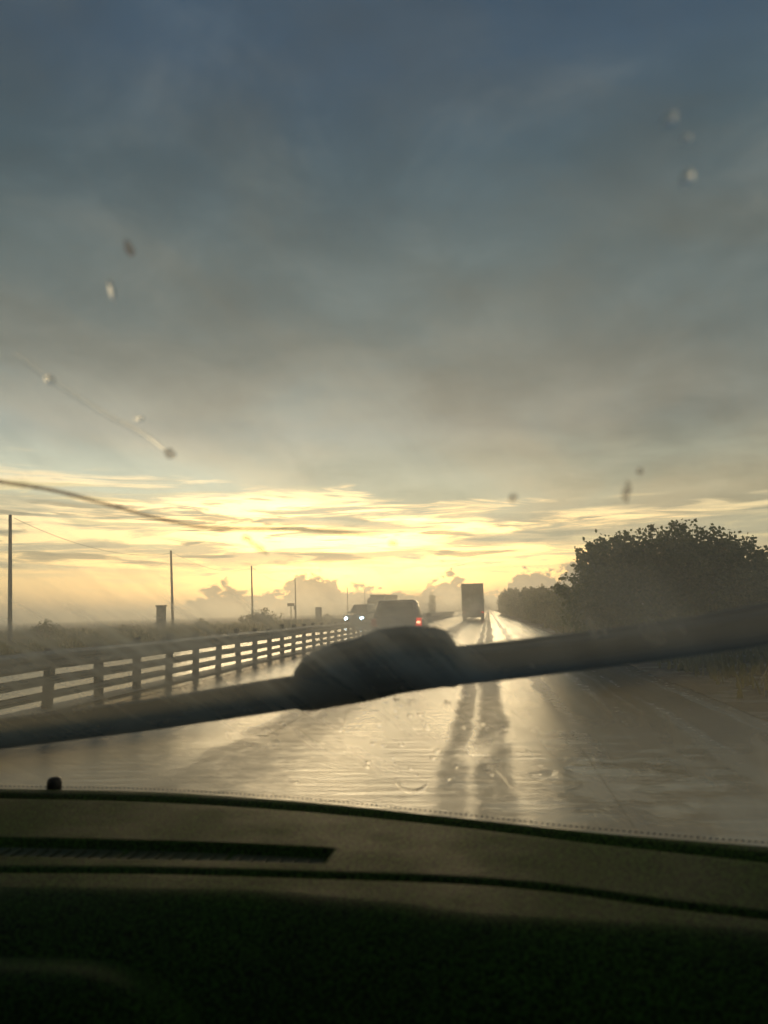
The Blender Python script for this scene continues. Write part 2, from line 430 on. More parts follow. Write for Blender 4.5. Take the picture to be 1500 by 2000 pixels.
# ------------------------------------------------------------------ poles and wires
def utility_pole(px, top, Y, hgt, label, lean):
    p = at_y(px, top, Y)
    r = empty('utility_pole', (p.x, Y, -.25))
    r.rotation_euler = (0, R(lean), 0)
    tag(r, label, 'utility pole', 'poles along the far side of the road')
    h = p.z + .25
    MB().tube([(0, 0, -.3), (0, 0, h * .5), (0, 0, h)], [.15, .13, .105], 12).build('shaft', M['pole_wood'], r, smooth=True)
    mb = MB(); mb.tube([(0, -.14, h - .45), (0, .14, h - .45)], .02, 6)
    mb.tube([(0, -.14, h - .45), (0, -.14, h - .28)], [.045, .03], 8)
    mb.build('insulator', M['dark'], r)
    return Vector((p.x, Y, p.z - .25))
PO = [(28, 1005, 49, 'tall bare wooden pole at the far left, nearest and tallest of the poles', -2.0),
      (339, 1075, 77, 'bare wooden pole standing just right of the squat stone pillar', -2.0),
      (493, 1105, 105, 'bare pole rising before the grey cloud bank, third from the left edge', -1),
      (577, 1130, 142, 'faint thin pole just right of the small road sign', -.5),
      (678, 1147, 200, 'hazy thin pole left of the oncoming van', 0),
      (712, 1152, 262, 'very faint thin pole above the oncoming van, farthest of the poles', 0)]
tops = [utility_pole(px, top, Y, 8, lb, ln) for px, top, Y, lb, ln in PO]
wl = ['thin sagging wire strung between the two nearest wooden poles', 'thin wire strung from the pole by the stone pillar to the next pole',
      'hair-thin hazy wire between the third pole and the faint fourth pole']
for i in range(3):
    a, b = tops[i], tops[i + 1]
    pts = [a.lerp(b, k / 20) - Vector((0, 0, 1.1 * 4 * (k / 20) * (1 - k / 20))) for k in range(21)]
    tag(MB().tube(pts, .014, 5).build('overhead_wire', M['dark']), wl[i], 'wire', 'wires between the poles')

# ------------------------------------------------------------------ small things on the left
p = at_y(315, 1182, 62)
r = empty('stone_pillar', (p.x, 62, -.35)); tag(r, 'squat square stone pillar with flat cap among the scrub left of a pole', 'pillar')
h = p.z + .35
MB().box((0, 0, h / 2 - .06), (.62, .62, h - .12)).build('shaft', M['stone'], r, bevel=.03)
MB().box((0, 0, h - .06), (.74, .74, .12)).build('cap', M['stone'], r, bevel=.02)
def sign(px, top, Y, w_, h_, label, legs=1):
    p = at_y(px, top, Y)
    r = empty('road_sign', (p.x, Y, -.2)); tag(r, label, 'road sign', 'small signs beyond the guard rail')
    H = p.z + .2
    MB().box((0, 0, H - h_ / 2), (w_, .05, h_)).build('panel', M['steel'], r, bevel=.01)
    MB().tube([(0, .05, -.2), (0, .05, H - .02)], .06, 8).build('post', M['steel'], r, smooth=True)
sign(568, 1178, 95, .9, .38, 'small grey sign with wide flat panel on a thin post, left of the fourth pole')
sign(576, 1183, 95, .32, .5, 'narrow grey sign on a post touching the wider sign')
p = at_y(622, 1186, 100)
r = empty('utility_cabinet', (p.x, 100, -.15)); tag(r, 'small dark utility cabinet beyond the guard rail, left of the oncoming van', 'cabinet')
MB().box((0, 0, p.z / 2 + .05), (.75, .5, p.z + .1)).build('case', M['stone'], r, bevel=.02)
MB().box((0, 0, p.z + .13), (.85, .6, .06)).build('lid', M['stone'], r, bevel=.01)
MB().box((0, -.262, p.z / 2 + .1), (.6, .02, p.z * .75)).build('door', M['steel'], r, bevel=.005)

# ------------------------------------------------------------------ vegetation
def leaf_quads(mb, c, n, size, spread, rg):
    def cg(s_): return max(-1.4, min(1.4, rg.gauss(0, 1))) * s_
    for _ in range(n):
        p = c + Vector((cg(spread), cg(spread), cg(spread * .8)))
        a = Vector((rg.uniform(-1, 1), rg.uniform(-1, 1), rg.uniform(-.7, 1))).normalized()
        b = a.cross(Vector((rg.uniform(-1, 1), rg.uniform(-1, 1), rg.uniform(-1, 1)))).normalized()
        L = size * rg.uniform(.7, 1.35); W = L * .40
        mb.add([p, p + a * L * .5 + b * W, p + a * L, p + a * L * .5 - b * W], [(0, 1, 2, 3)])

def shrub_mesh(name, lobes, nclump, nleaf, size, seed, sprigs=60):
    """crown of leaf clumps spread over and inside several lobes, plus a mesh of stems"""
    rg = random.Random(seed)
    fol, st = MB(), MB()
    vol = [a * b * c for _, (a, b, c) in lobes]
    for _ in range(nclump):
        (cx, cy, cz), (rx, ry, rz) = rg.choices(lobes, vol)[0]
        d = Vector((rg.gauss(0, 1), rg.gauss(0, 1), rg.gauss(0, 1))).normalized()
        k = rg.uniform(.12, 1) ** .5
        if noise.noise(d * 2.2 + Vector((cx, cy, seed))) < -.28: k *= .72
        p = Vector((cx + d.x * rx * k, cy + d.y * ry * k, max(.1, cz + d.z * rz * k)))
        leaf_quads(fol, p, nleaf, size, size * 1.5, rg)
    tw = MB()
    for _ in range(sprigs):
        (cx, cy, cz), (rx, ry, rz) = rg.choice(lobes)
        d = Vector((rg.gauss(0, 1), rg.gauss(0, 1), abs(rg.gauss(.5, .7)))).normalized()
        p = Vector((cx + d.x * rx * .95, cy + d.y * ry * .95, max(.2, cz + d.z * rz * .95)))
        q = p + (d + Vector((rg.uniform(-.5, .5), rg.uniform(-.5, .5), .5))).normalized() * rg.uniform(.15, .42) * (rz ** .5)
        p0 = p - d * min(rx, rz) * .3
        fol.tube([p0, p, q], [.012, .009, .004], 4)
        for j in range(8):
            leaf_quads(fol, p.lerp(q, j / 7), 5 if j < 6 else 3, size * .85, size * .42, rg)
    for (cx, cy, cz), (rx, ry, rz) in lobes:
        b = Vector((cx * .25, cy * .25, -.15))
        top = Vector((cx, cy, cz + rz * .5)); mid = b.lerp(top, .5) + Vector((rg.uniform(-.2, .2), rg.uniform(-.2, .2), 0))
        st.tube([b, mid, top], [.07, .045, .015], 7)
        for _ in range(5):
            d = Vector((rg.uniform(-1, 1) * rx, rg.uniform(-1, 1) * ry, rg.uniform(0, 1) * rz)) * .7
            s = mid.lerp(top, rg.random())
            st.tube([s, s + d * .6 + Vector((0, 0, .1)), s + d], [.028, .018, .008], 5)
    return fol, st

def plant(name, meshes, loc, label, cat, group=None, sc_=(1, 1, 1), rz=0, leaf='leaf', first={}):
    key = id(meshes)
    if key not in first:
        r = empty(name, loc, rz)
        meshes[0].build('foliage', M[leaf], r); meshes[1].build('stem', M['bark'], r)
        first[key] = r
    else:
        r = copy_tree(first[key])
    r.location = loc; r.rotation_euler = (0, 0, rz); r.scale = sc_
    tag(r, label, cat, group)
    return r
big = shrub_mesh('big', [((-2.2, .1, 1.35), (.95, 1.2, 1.35)), ((-1.75, 0, 2.05), (.95, 1.3, 1.05)), ((-.85, 0, 2.15), (1.15, 1.3, 1.15)), ((.2, .2, 2.2), (1.2, 1.4, 1.22)), ((1.15, 0, 2.02), (1.2, 1.3, 1.15)),
                         ((2.0, .1, 1.6), (1.0, 1.2, 1.1)), ((2.65, .2, .95), (.8, 1.1, 1.0)), ((-.9, -.5, 1.0), (1.5, 1.0, 1.1)), ((.9, -.4, 1.0), (1.7, 1.1, 1.1))], 4600, 8, .12, 3, 110)
plant('roadside_tree', big, (5.3, 22.5, 0), 'big round leafy tree at the right edge beside the wet road', 'tree')
lower = shrub_mesh('low', [((-.6, 0, .7), (.9, .9, .9)), ((.5, .2, .8), (.9, .9, 1.0)), ((0, -.4, 1.1), (.8, .8, .9))], 900, 8, .13, 5, 40)
lower2 = shrub_mesh('low2', [((-.4, 0, .8), (.8, .9, 1.0)), ((.5, 0, 1.2), (.7, .8, 1.1)), ((.1, -.3, .6), (1.0, .8, .7))], 900, 8, .13, 9, 40)
rowpos = [(8.9, 23.0, .85, 'leafy shrub half hidden at the right picture edge beside the big tree'),
          (4.75, 29.5, .80, 'nearest of the low roadside shrubs, touching the left side of the big tree')]
yy = 34.5
while yy < 165:
    rowpos.append((4.5 + rnd.uniform(-.25, .7) + (yy - 30) * -.002, yy, rnd.uniform(.86, 1.10) * (.88 + (yy - 30) * .0085), None)); yy += rnd.uniform(3.6, 5.2) * (1 + (yy - 30) * .012)
for i, (x, y, s, lb) in enumerate(rowpos):
    lb = lb or 'low hazy roadside shrub in the row shrinking toward the lorry, left of the big tree'
    plant('roadside_shrub', lower if i % 2 else lower2, (x, y, 0), lb, 'shrub', 'shrubs in a row along the right verge', (s, s * 1.1, s * rnd.uniform(.9, 1.15)), rnd.uniform(0, 6.28))
mound = shrub_mesh('mound', [((-.5, 0, .35), (.9, .8, .55)), ((.5, .1, .3), (.9, .8, .5)), ((0, 0, .5), (.8, .7, .6))], 330, 7, .10, 21, 10)
for px, Y, s, lb in ((92, 60, 1.35, 'rounded dark bush on the skyline just right of the tallest pole'),
                     (512, 92, 1.9, 'wide low bush at the foot of the third pole'),
                     (395, 84, 1.1, 'small low bush on the skyline between the second and third poles'),
                     (240, 70, .8, 'small flat bush on the field left of the stone pillar'),
                     (640, 120, 1.2, 'small hazy bush beyond the guard rail right of the cabinet')):
    p = at_y(px, 1215, Y)
    plant('field_bush', mound, (p.x, Y, -.3), lb, 'bush', 'bushes on the field', (s, s, s), rnd.uniform(0, 6))
# far slim tree left of the lorry
slim = shrub_mesh('slim', [((0, 0, 2.4), (.75, .75, 2.2)), ((.1, 0, 4.0), (.5, .5, 1.6)), ((0, 0, 1.2), (.8, .8, 1.2))], 420, 6, .2, 31, 10)
p = at_y(843, 1164, 190)
plant('slim_tree', slim, (p.x, 190, 0), 'slim upright hazy tree far off between the car and the lorry', 'tree')
# rough grass and weeds on the left field and the right verge (uncountable)
def tufts(name, spots, mat, hmin, hmax, label):
    mb = MB(); rg = random.Random(11)
    for x, y in spots:
        z0 = gh(x, y) - .03
        k = .6 + .7 * (noise.noise((x * .12, y * .12, 5)) + .5)
        for _ in range(7):
            a = rg.uniform(0, 6.28); L = rg.uniform(hmin, hmax) * k; s = rg.uniform(.1, .5) * L
            bx, by = x + rg.gauss(0, .16), y + rg.gauss(0, .16); ww = .012 + .02 * rg.random() + y * .0004
            d = Vector((math.cos(a), math.sin(a), 0)); n_ = Vector((-d.y, d.x, 0)) * ww
            b = Vector((bx, by, z0))
            mb.add([b - n_, b + n_, b + d * s * .4 + Vector((0, 0, L * .6)) + n_ * .8, b + d * s * .4 + Vector((0, 0, L * .6)) - n_ * .8, b + d * s + Vector((0, 0, L))], [(0, 1, 2, 3), (3, 2, 4)])
    return tag(mb.build(name, mat), label, 'grass', kind='stuff')
rg = random.Random(4)
sp = []
while len(sp) < 5200:
    y = 14 + 90 * rg.random() ** 1.5; x = -15.3 - (38 * rg.random() ** 1.3)
    if noise.noise((x * .15, y * .15, 0)) > -.35: sp.append((x, y))
tufts('field_grass', sp, M['dry_leaf'], .25, .75, 'rough brownish grass and weeds on the field beyond the far carriageway')
sp = [(rg.uniform(3.4, 9), 5 + 45 * rg.random() ** 1.4) for _ in range(1500)]
tufts('verge_grass', sp, M['dry_leaf'], .10, .32, 'short sparse weeds on the brown verge under the big tree')

# ------------------------------------------------------------------ vehicles
def wheel(parent, x, y, rad, wd):
    mb = MB(); mb.tube([(x - wd / 2, y, rad), (x - wd * .42, y, rad), (x + wd * .42, y, rad), (x + wd / 2, y, rad)], [rad * .9, rad, rad, rad * .9], 24)
    wh = mb.build('wheel', M['tyre'], parent, smooth=False)
    s = 1 if x > 0 else -1
    MB().tube([(x + s * (wd / 2 - .01), y, rad), (x + s * (wd / 2 + .012), y, rad)], rad * .62, 18).build('rim', M['chrome'], wh)
    return wh
def pane(mb, q, inset=(.08, .08), off=.006):
    a, b, c, d = [Vector(v) for v in q]     # bottom-left, bottom-right, top-right, top-left
    n_ = (b - a).cross(d - a).normalized()
    def P(u, v): return a.lerp(b, u).lerp(d.lerp(c, u), v)
    iu, iv = inset
    lo = [P(iu, iv), P(1 - iu, iv), P(1 - iu, 1 - iv), P(iu, 1 - iv)]
    mb.hexa([p_ - n_ * .01 for p_ in lo], [p_ + n_ * off for p_ in lo])

def make_car(name, loc, rz, label, cat, W=1.84, H=1.62, L=4.4, paint='car_paint', lights='rear'):
    r = empty(name, loc, rz); tag(r, label, cat)
    hw = W / 2; belt = .98 * H / 1.62
    y0, y1 = -L / 2, L / 2            # rear, front
    mb = MB()
    lowr = [(-hw * .95, y0 + .05, .30), (hw * .95, y0 + .05, .30), (hw * .95, y1 - .05, .28), (-hw * .95, y1 - .05, .28)]
    mid = [(-hw, y0, .62), (hw, y0, .62), (hw, y1, .60), (-hw, y1, .60)]
    up = [(-hw * .965, y0 + .07, belt), (hw * .965, y0 + .07, belt), (hw * .93, y1 - .28, belt - .14), (-hw * .93, y1 - .28, belt - .14)]
    mb.add(lowr + mid + up, [(3, 2, 1, 0), (8, 9, 10, 11)] + [(k * 4 + i, k * 4 + (i + 1) % 4, k * 4 + 4 + (i + 1) % 4, k * 4 + 4 + i) for k in (0, 1) for i in range(4)])
    body = mb.build('body', M[paint], r, bevel=.07, seg=3)
    g0 = [Vector(v) for v in ((-hw * .955, y0 + .085, belt - .02), (hw * .955, y0 + .085, belt - .02), (hw * .9, y1 - 1.15, belt - .06), (-hw * .9, y1 - 1.15, belt - .06))]
    g1 = [Vector(v) for v in ((-hw * .74, y0 + .42, H), (hw * .74, y0 + .42, H), (hw * .70, y1 - 2.0, H - .02), (-hw * .70, y1 - 2.0, H - .02))]
    MB().hexa(g0, g1).build('cabin', M[paint], r, bevel=.09, seg=3)
    for q, nm, ins in (((g0[0], g0[1], g1[1], g1[0]), 'rear_window', (.09, .13)), ((g0[2], g0[3], g1[3], g1[2]), 'windscreen', (.06, .10)),
                       ((g0[1], g0[2], g1[2], g1[1]), 'side_window', (.08, .16)), ((g0[3], g0[0], g1[0], g1[3]), 'side_window', (.08, .16))):
        m_ = MB(); pane(m_, q, ins); m_.build(nm, M['glass_dark'], r, bevel=.012)
    for s in (-1, 1):
        wheel(r, s * (hw - .13), y0 + .82, .33, .22); wheel(r, s * (hw - .13), y1 - .85, .33, .22)
        m_ = MB(); m_.box((s * (hw + .10), y1 - 1.55, belt + .06), (.20, .12, .15)); m_.build('mirror', M[paint], r, bevel=.03)
    MB().box((0, y0 - .015, .47), (W * .9, .14, .20)).build('rear_bumper', M['dark'], r, bevel=.03)
    MB().box((0, y1 + .0, .42), (W * .9, .12, .20)).build('front_bumper', M['dark'], r, bevel=.03)
    MB().box((0, y0 - .012, .74), (.52, .02, .115)).build('number_plate', M['plate'], r, bevel=.004)
    MB().box((0, y1 - .035, .66), (.8, .1, .14)).build('grille', M['dark'], r, bevel=.02)
    for s in (-1, 1):
        lit = lights == 'rear' and s == 1
        m_ = MB(); m_.hexa([(s * hw * .99, y0 + .01, .68), (s * hw * .76, y0 - .012, .68), (s * hw * .80, y0 + .035, belt - .02), (s * hw * .985, y0 + .06, belt - .02)],
                           [(s * hw * 1.0, y0 + .2, .68), (s * hw * .76, y0 + .1, .68), (s * hw * .80, y0 + .12, belt - .02), (s * hw * .99, y0 + .2, belt - .02)])
        tl = m_.build('tail_light', M['tail_glow' if lit else 'tail_dim'], r, bevel=.01)
        if lit:
            tag(tl, 'lit red tail light with a glowing bulb')
            MB().box((s * hw * .88, y0 - .005, .82), (.15, .07, .10)).build('bulb', M['tail_core'], tl, bevel=.03)
        if lights == 'front':
            MB().tube([(s * hw * .76, y1 - .1, .72), (s * hw * .76, y1 + .015, .72)], [.14, .13], 16).build('headlight', M['head_core'], r)
        else:
            MB().tube([(s * hw * .76, y1 - .12, .70), (s * hw * .76, y1 - .01, .70)], [.11, .10], 16).build('headlight', M['glass_dark'], r)
    return r
# car ahead
p = at_y(771, 1195, 28.2)
make_car('car', (p.x, 28.2 + 2.2, .0), R(1.0), 'grey hatchback just ahead, its right tail light glowing red, in spray', 'car', W=1.86, H=1.66)
# oncoming van with headlights
p = at_y(698, 1195, 66)
vr = make_car('oncoming_van', (p.x, 66 + 2.2, .0), R(180 - 9), 'oncoming silver van with two bluish white headlights lit', 'van', W=1.9, H=1.95, paint='van_paint', lights='front')

def lorry(name, loc, rz, label, paint, W=2.5, H=4.0, L=11.0, cab=True, front=False):
    r = empty(name, loc, rz); tag(r, label, 'lorry')
    MB().box((0, 0, (H + .95) / 2), (W, L, H - .95)).build('cargo_box', M[paint], r, bevel=.03)
    m_ = MB()
    for s in (-1, 1):
        m_.box((s * (W / 2 - .06), -L / 2 - .03, (H + 1.15) / 2), (.10, .05, H - 1.2))
    m_.box((0, -L / 2 - .03, H - .06), (W - .24, .05, .10)); m_.box((0, -L / 2 - .03, 1.22), (W - .24, .05, .12))
    m_.build('rear_frame', M['steel'], r)
    for s in (-1, 1):
        d = MB().box((s * W / 4, -L / 2 - .02, (H + 1.15) / 2), (W / 2 - .15, .03, H - 1.5)).build('rear_door', M[paint], r)
        MB().tube([(s * .22, -L / 2 - .06, 1.5), (s * .22, -L / 2 - .06, H - .4)], .02, 6).build('latch', M['steel'], d)
    MB().box((0, 0, 1.0), (.9, L - .4, .28)).build('chassis', M['dark'], r)
    MB().box((0, -L / 2 + .1, .62), (W - .1, .1, .62)).build('underrun_bar', M['dark'], r, bevel=.01)
    for s in (-1, 1):
        MB().box((s * (W / 2 - .22), -L / 2 - .03, .85), (.34, .08, .14)).build('tail_light', M['tail_glow'] if s == 1 else M['tail_dim'], r, bevel=.01)
        MB().box((s * (W / 2 - .32), -L / 2 + .35, .62), (.5, .03, .5)).build('mudguard', M['dark'], r)
        for y in (-L / 2 + 1.2, -L / 2 + 2.5, L / 2 + 1.0):
            wheel(r, s * (W / 2 - .2), y, .5, .38)
    c = MB(); yb = L / 2 + .25
    prof = [(yb, .6), (yb + 2.1, .55), (yb + 2.15, 1.6), (yb + 1.85, 2.9), (yb + 1.2, 3.25), (yb, 3.4)]
    c.prism(prof, -W / 2 + .06, W / 2 - .06); cb = c.build('cab', M[paint], r, bevel=.05)
    MB().hexa([(-1.05, yb + 2.145, 1.75), (1.05, yb + 2.145, 1.75), (1.0, yb + 1.93, 2.7), (-1.0, yb + 1.93, 2.7)],
              [(-1.05, yb + 2.10, 1.75), (1.05, yb + 2.10, 1.75), (1.0, yb + 1.83, 2.7), (-1.0, yb + 1.83, 2.7)]).build('windscreen', M['glass_dark'], cb)
    for s in (-1, 1):
        MB().box((s * .9, yb + 2.13, .95), (.36, .06, .2)).build('headlight', M['glass_dark'], cb)
        MB().box((s * (W / 2 + .12), yb + 1.75, 2.2), (.12, .08, .5)).build('mirror', M['dark'], cb)
    return r
p = at_y(923, 1195, 88)
lorry('lorry', (p.x, 88 + 5.5, 0), R(.8), 'tall brown box lorry seen from behind on the road ahead', 'lorry_box', H=4.1)
p = at_y(741, 1180, 112)
lorry('oncoming_lorry', (p.x, 112 + 5.5, 0), R(180 - 6), 'oncoming pale box lorry far behind, showing above the car roof', 'truck_box', H=3.75, L=7.5)

# ------------------------------------------------------------------ the car the photograph is taken from
own = empty('passenger_car', (0, 0, 0))
tag(own, 'dark car interior in the foreground, with dashboard, dirty windscreen and a raised wiper', 'car')
ZD = CAM.z - .27
def curve(pts, z):
    """points of the photograph laid on the level plane z, as a function y(x)"""
    q = sorted((p.x, p.y) for p in (at_z(a, b, z) for a, b in pts))
    def f(x):
        if x <= q[0][0]: i = 0
        elif x >= q[-1][0]: i = len(q) - 2
        else: i = max(k for k in range(len(q) - 1) if q[k][0] <= x)
        # Catmull-Rom on the inside, straight outside
        x0, y0 = q[i]; x1, y1 = q[i + 1]
        m0 = (y1 - y0) / (x1 - x0) if i == 0 else (y1 - q[i - 1][1]) / (x1 - q[i - 1][0])
        m1 = (y1 - y0) / (x1 - x0) if i == len(q) - 2 else (q[i + 2][1] - y0) / (q[i + 2][0] - x0)
        if x < x0: return y0 + m0 * (x - x0)
        if x > x1: return y1 + m1 * (x - x1)
        h = x1 - x0; u = (x - x0) / h
        return (2*u**3 - 3*u*u + 1) * y0 + (u**3 - 2*u*u + u) * h * m0 + (-2*u**3 + 3*u*u) * y1 + (u**3 - u*u) * h * m1
    return f
f_edge = curve([(0, 1537), (300, 1543), (600, 1562), (900, 1592), (1100, 1614), (1300, 1632), (1500, 1648)], ZD)
f_g1 = curve([(0, 1552), (300, 1559), (600, 1577), (900, 1606), (1100, 1630), (1300, 1652), (1500, 1673)], ZD)
f_seam = curve([(0, 1698), (300, 1700), (600, 1708), (900, 1719), (1100, 1736), (1300, 1764), (1500, 1787)], ZD)
f_v0 = curve([(0, 1637), (230, 1642), (435, 1648), (640, 1658), (760, 1664)], ZD)
f_v1 = curve([(0, 1668), (230, 1674), (435, 1678), (640, 1684), (760, 1689)], ZD)
f_roll = curve([(0, 1766), (300, 1770), (500, 1776), (750, 1800), (900, 1822), (1100, 1838), (1300, 1850), (1500, 1862)], ZD)
def sstep(a, b, x):
    x = max(0, min(1, (x - a) / (b - a))); return x * x * (3 - 2 * x)
VX1 = at_z(648, 1672, ZD).x
VD = [at_z(228, 1658, ZD).x, at_z(437, 1664, ZD).x]
def dash_z(x, y):
    z = ZD
    z -= .009 * math.exp(-((y - f_g1(x)) / .014) ** 2)
    z -= .007 * math.exp(-((y - f_seam(x)) / .007) ** 2)
    z -= .012 * sstep(f_edge(x) - .012, f_edge(x), y)
    a, b = f_v0(x), f_v1(x)
    if x < VX1 + .01:
        k = sstep(b - .006, b + .006, y) * (1 - sstep(a - .006, a + .006, y)) * (1 - sstep(VX1 - .012, VX1, x))
        for d in VD: k *= .72 + .28 * sstep(.002, .006, abs(x - d))
        z -= .011 * k
    r = f_roll(x) - y
    if r > -.05: z -= 1.9 * (r + .05) ** 1.6 if r < .14 else 1.9 * .19 ** 1.6 + (r - .14) * 1.3
    return z
X0, X1 = -1.22, .50
def dash_fn(u, v):
    x = X0 + (X1 - X0) * u
    ye = f_edge(x) + .012
    y = ye + (min(.12, f_roll(x) - .2) - ye) * v
    return (x, y, dash_z(x, y))
def dash_material():
    m, t = material('grained_dashboard_plastic')
    P = t.n('ShaderNodeTexCoord').outputs['Object']
    g = t.noise(P, 420, 3, .6); d = t.noise(P, 7, 5, .6)
    c = t.mix(t.mr(d, .3, .7), (.020, .052, .005), (.034, .078, .010))
    sp_ = t.noise(P, 330, 2, .6)
    c = t.mix(t.mr(sp_, .42, .62), t.mix(1.0, c, (.3, .35, .3), 'MULTIPLY'), t.mix(1.0, c, (1.7, 1.8, 1.5), 'MULTIPLY'))
    principled(t, c, t.mr(d, .3, .7, .52, .68), bump=g, bstr=1.0, bdist=.003, spec=.09)
    return m
M['dash'] = dash_material()
dash = grid(330, 320, dash_fn).build('dashboard', M['dash'], own, smooth=True)
# demister vent in the slot
vb = MB()
xs_ = [X0 + .02 + (VX1 - .012 - X0 - .02) * i / 60 for i in range(61)]
for i in range(60):
    xa, xb = xs_[i], xs_[i + 1]
    zb = ZD - .0098
    vb.add([(xa, f_v1(xa), zb), (xb, f_v1(xb), zb), (xb, f_v0(xb), zb), (xa, f_v0(xa), zb)], [(0, 1, 2, 3)])
    ym0, ym1 = f_v1(xa) + .012, f_v0(xa) - .012
    vb.box((xa, (ym0 + ym1) / 2, zb + .001), (.002, ym1 - ym0, .002))
M['vent'] = plain('vent_plastic', (.024, .048, .010), .6)
vent = vb.build('demister_vent', M['vent'], own)
# instrument hood, low on the left
f_h = curve([(-250, 1828), (0, 1832), (250, 1836), (450, 1844), (600, 1858), (720, 1880), (800, 1905), (860, 1940)], ZD - .02)
HX1 = at_z(860, 1940, ZD - .02).x
def hood_fn(u, v):
    x = -1.15 + (HX1 + .03 + 1.15) * u
    y = f_h(x) + .012 - .36 * v
    d = f_h(x) - y
    z = ZD - .030 - .05 * sstep(.02, -.012, d) * 1.2 + .008 * sstep(0, .06, d) - .26 * sstep(.05, .28, d)
    z -= .20 * sstep(HX1 - .34, HX1 + .05, x) ** 1.3
    return (x, y, z)
grid(120, 60, hood_fn).build('instrument_hood', M['dash'], own, smooth=True)
# small sensor knob at the foot of the windscreen
p = at_z(106, 1535, ZD)
mb = MB()
for k in range(6):
    pass
mb.tube([(p.x, p.y, ZD - .012), (p.x, p.y, ZD + .006), (p.x, p.y, ZD + .012), (p.x, p.y, ZD + .0145)], [.012, .012, .010, .005], 20)
mb.build('light_sensor', M['dark'], own, smooth=True)

# windscreen: curved base, raked back at thirty degrees
def ws_y(x, z, off=0.0): return f_edge(x) + .05 - 1.73 * (z - ZD) + off * 2
def on_ws(px, py, off=0.0):
    d = ray(px, py); a, b = .05, 3.0
    for _ in range(50):
        s = (a + b) / 2; p_ = CAM + d * s
        if p_.y < ws_y(p_.x, p_.z, off): a = s
        else: b = s
    return CAM + d * a
def glass_material():
    m, t = material('dirt_and_glare_windscreen_glass')
    P = t.n('ShaderNodeTexCoord').outputs['Object']
    x, y, z = t.sep(P)
    f1 = t.noise(P, 9, 6, .6, .6)
    # wiped streaks run in arcs: stretched noise
    st = t.noise(t.xyz(t.m('MULTIPLY', t.m('ADD', x, t.m('MULTIPLY', z, .8)), 22), t.m('MULTIPLY', t.m('SUBTRACT', z, t.m('MULTIPLY', x, .8)), 3.0), 1.0), 1, 5, .6, .5)
    dots = t.n('ShaderNodeTexVoronoi'); t.link(P, dots.inputs['Vector']); dots.inputs['Scale'].default_value = 210
    dd = t.mr(dots.outputs['Distance'], .22, .05)
    film = t.m('ADD', t.mr(f1, .35, .7, 0.0, .05), t.m('MULTIPLY', t.mr(st, .48, .68), .05))
    # greasy spray left by the blade, on the lower left of the pane
    c0 = GREASE
    q = t.m('ADD', t.m('POWER', t.m('DIVIDE', t.m('SUBTRACT', x, c0.x), .36), 2.0), t.m('POWER', t.m('DIVIDE', t.m('SUBTRACT', z, c0.z), .055), 2.0))
    gre = t.m('MULTIPLY', t.m('EXPONENT', t.m('MULTIPLY', q, -1.0)), t.mr(t.m('ADD', t.m('MULTIPLY', st, .7), t.m('MULTIPLY', f1, .3)), .38, .66, .10, 1.0))
    fac = t.m('ADD', t.m('ADD', t.mr(z, ZD + .02, ZD + .46, .29, .05), film), t.m('MULTIPLY', gre, .25))
    fac = t.m('ADD', fac, t.m('MULTIPLY', dd, t.m('MULTIPLY', gre, .12)), clamp=True)
    tr = t.n('ShaderNodeBsdfTransparent'); tr.inputs[0].default_value = (.97, .975, .97, 1)
    tl = t.n('ShaderNodeBsdfTranslucent'); t.link(t.mix(t.mr(z, ZD + .08, ZD + .42), (1.0, .86, .58), (.85, .93, .92)), tl.inputs[0])  # dirt film coloured golden low down, warm glare put into its tint
    mx = t.n('ShaderNodeMixShader'); t.link(fac, mx.inputs[0]); t.link(tr.outputs[0], mx.inputs[1]); t.link(tl.outputs[0], mx.inputs[2])
    o = t.n('ShaderNodeOutputMaterial'); t.link(mx.outputs[0], o.inputs[0])
    return m
GREASE = on_ws(310, 1270)
M['windscreen'] = glass_material()
def ws_fn(u, v):
    x = X0 + (X1 - X0) * u; z = ZD - .05 + .60 * v
    return (x, ws_y(x, z), z)
ws = grid(60, 30, ws_fn).build('windscreen', M['windscreen'], own, smooth=True)
def film_mat(name, c, fac, trans=.5):
    m, t = material(name)
    P = t.n('ShaderNodeTexCoord').outputs['Object']
    nz = t.noise(P, 160, 4, .6)
    tr = t.n('ShaderNodeBsdfTransparent')
    df = t.n('ShaderNodeBsdfDiffuse'); df.inputs[0].default_value = (*c, 1)
    tl = t.n('ShaderNodeBsdfTranslucent'); tl.inputs[0].default_value = (*c, 1)
    a = t.n('ShaderNodeMixShader'); a.inputs[0].default_value = trans; t.link(df.outputs[0], a.inputs[1]); t.link(tl.outputs[0], a.inputs[2])
    b = t.n('ShaderNodeMixShader'); t.put(b.inputs[0], t.mr(nz, .3, .65, fac * .55, fac)); t.link(tr.outputs[0], b.inputs[1]); t.link(a.outputs[0], b.inputs[2])
    o = t.n('ShaderNodeOutputMaterial'); t.link(b.outputs[0], o.inputs[0])
    return m
def bead_mat(name, fac, rough):
    m, t = material(name)
    nz = t.noise(t.n('ShaderNodeTexCoord').outputs['Object'], 140, 3, .6)
    tr = t.n('ShaderNodeBsdfTransparent')
    rf_ = t.n('ShaderNodeBsdfRefraction'); rf_.inputs['Roughness'].default_value = rough; rf_.inputs['IOR'].default_value = 1.33
    b = t.n('ShaderNodeMixShader'); t.put(b.inputs[0], t.mr(nz, .3, .65, fac * .6, fac)); t.link(tr.outputs[0], b.inputs[1]); t.link(rf_.outputs[0], b.inputs[2])
    o = t.n('ShaderNodeOutputMaterial'); t.link(b.outputs[0], o.inputs[0])
    return m
M['crack'] = film_mat('crack_in_glass', (.55, .38, .27), .72, .8)
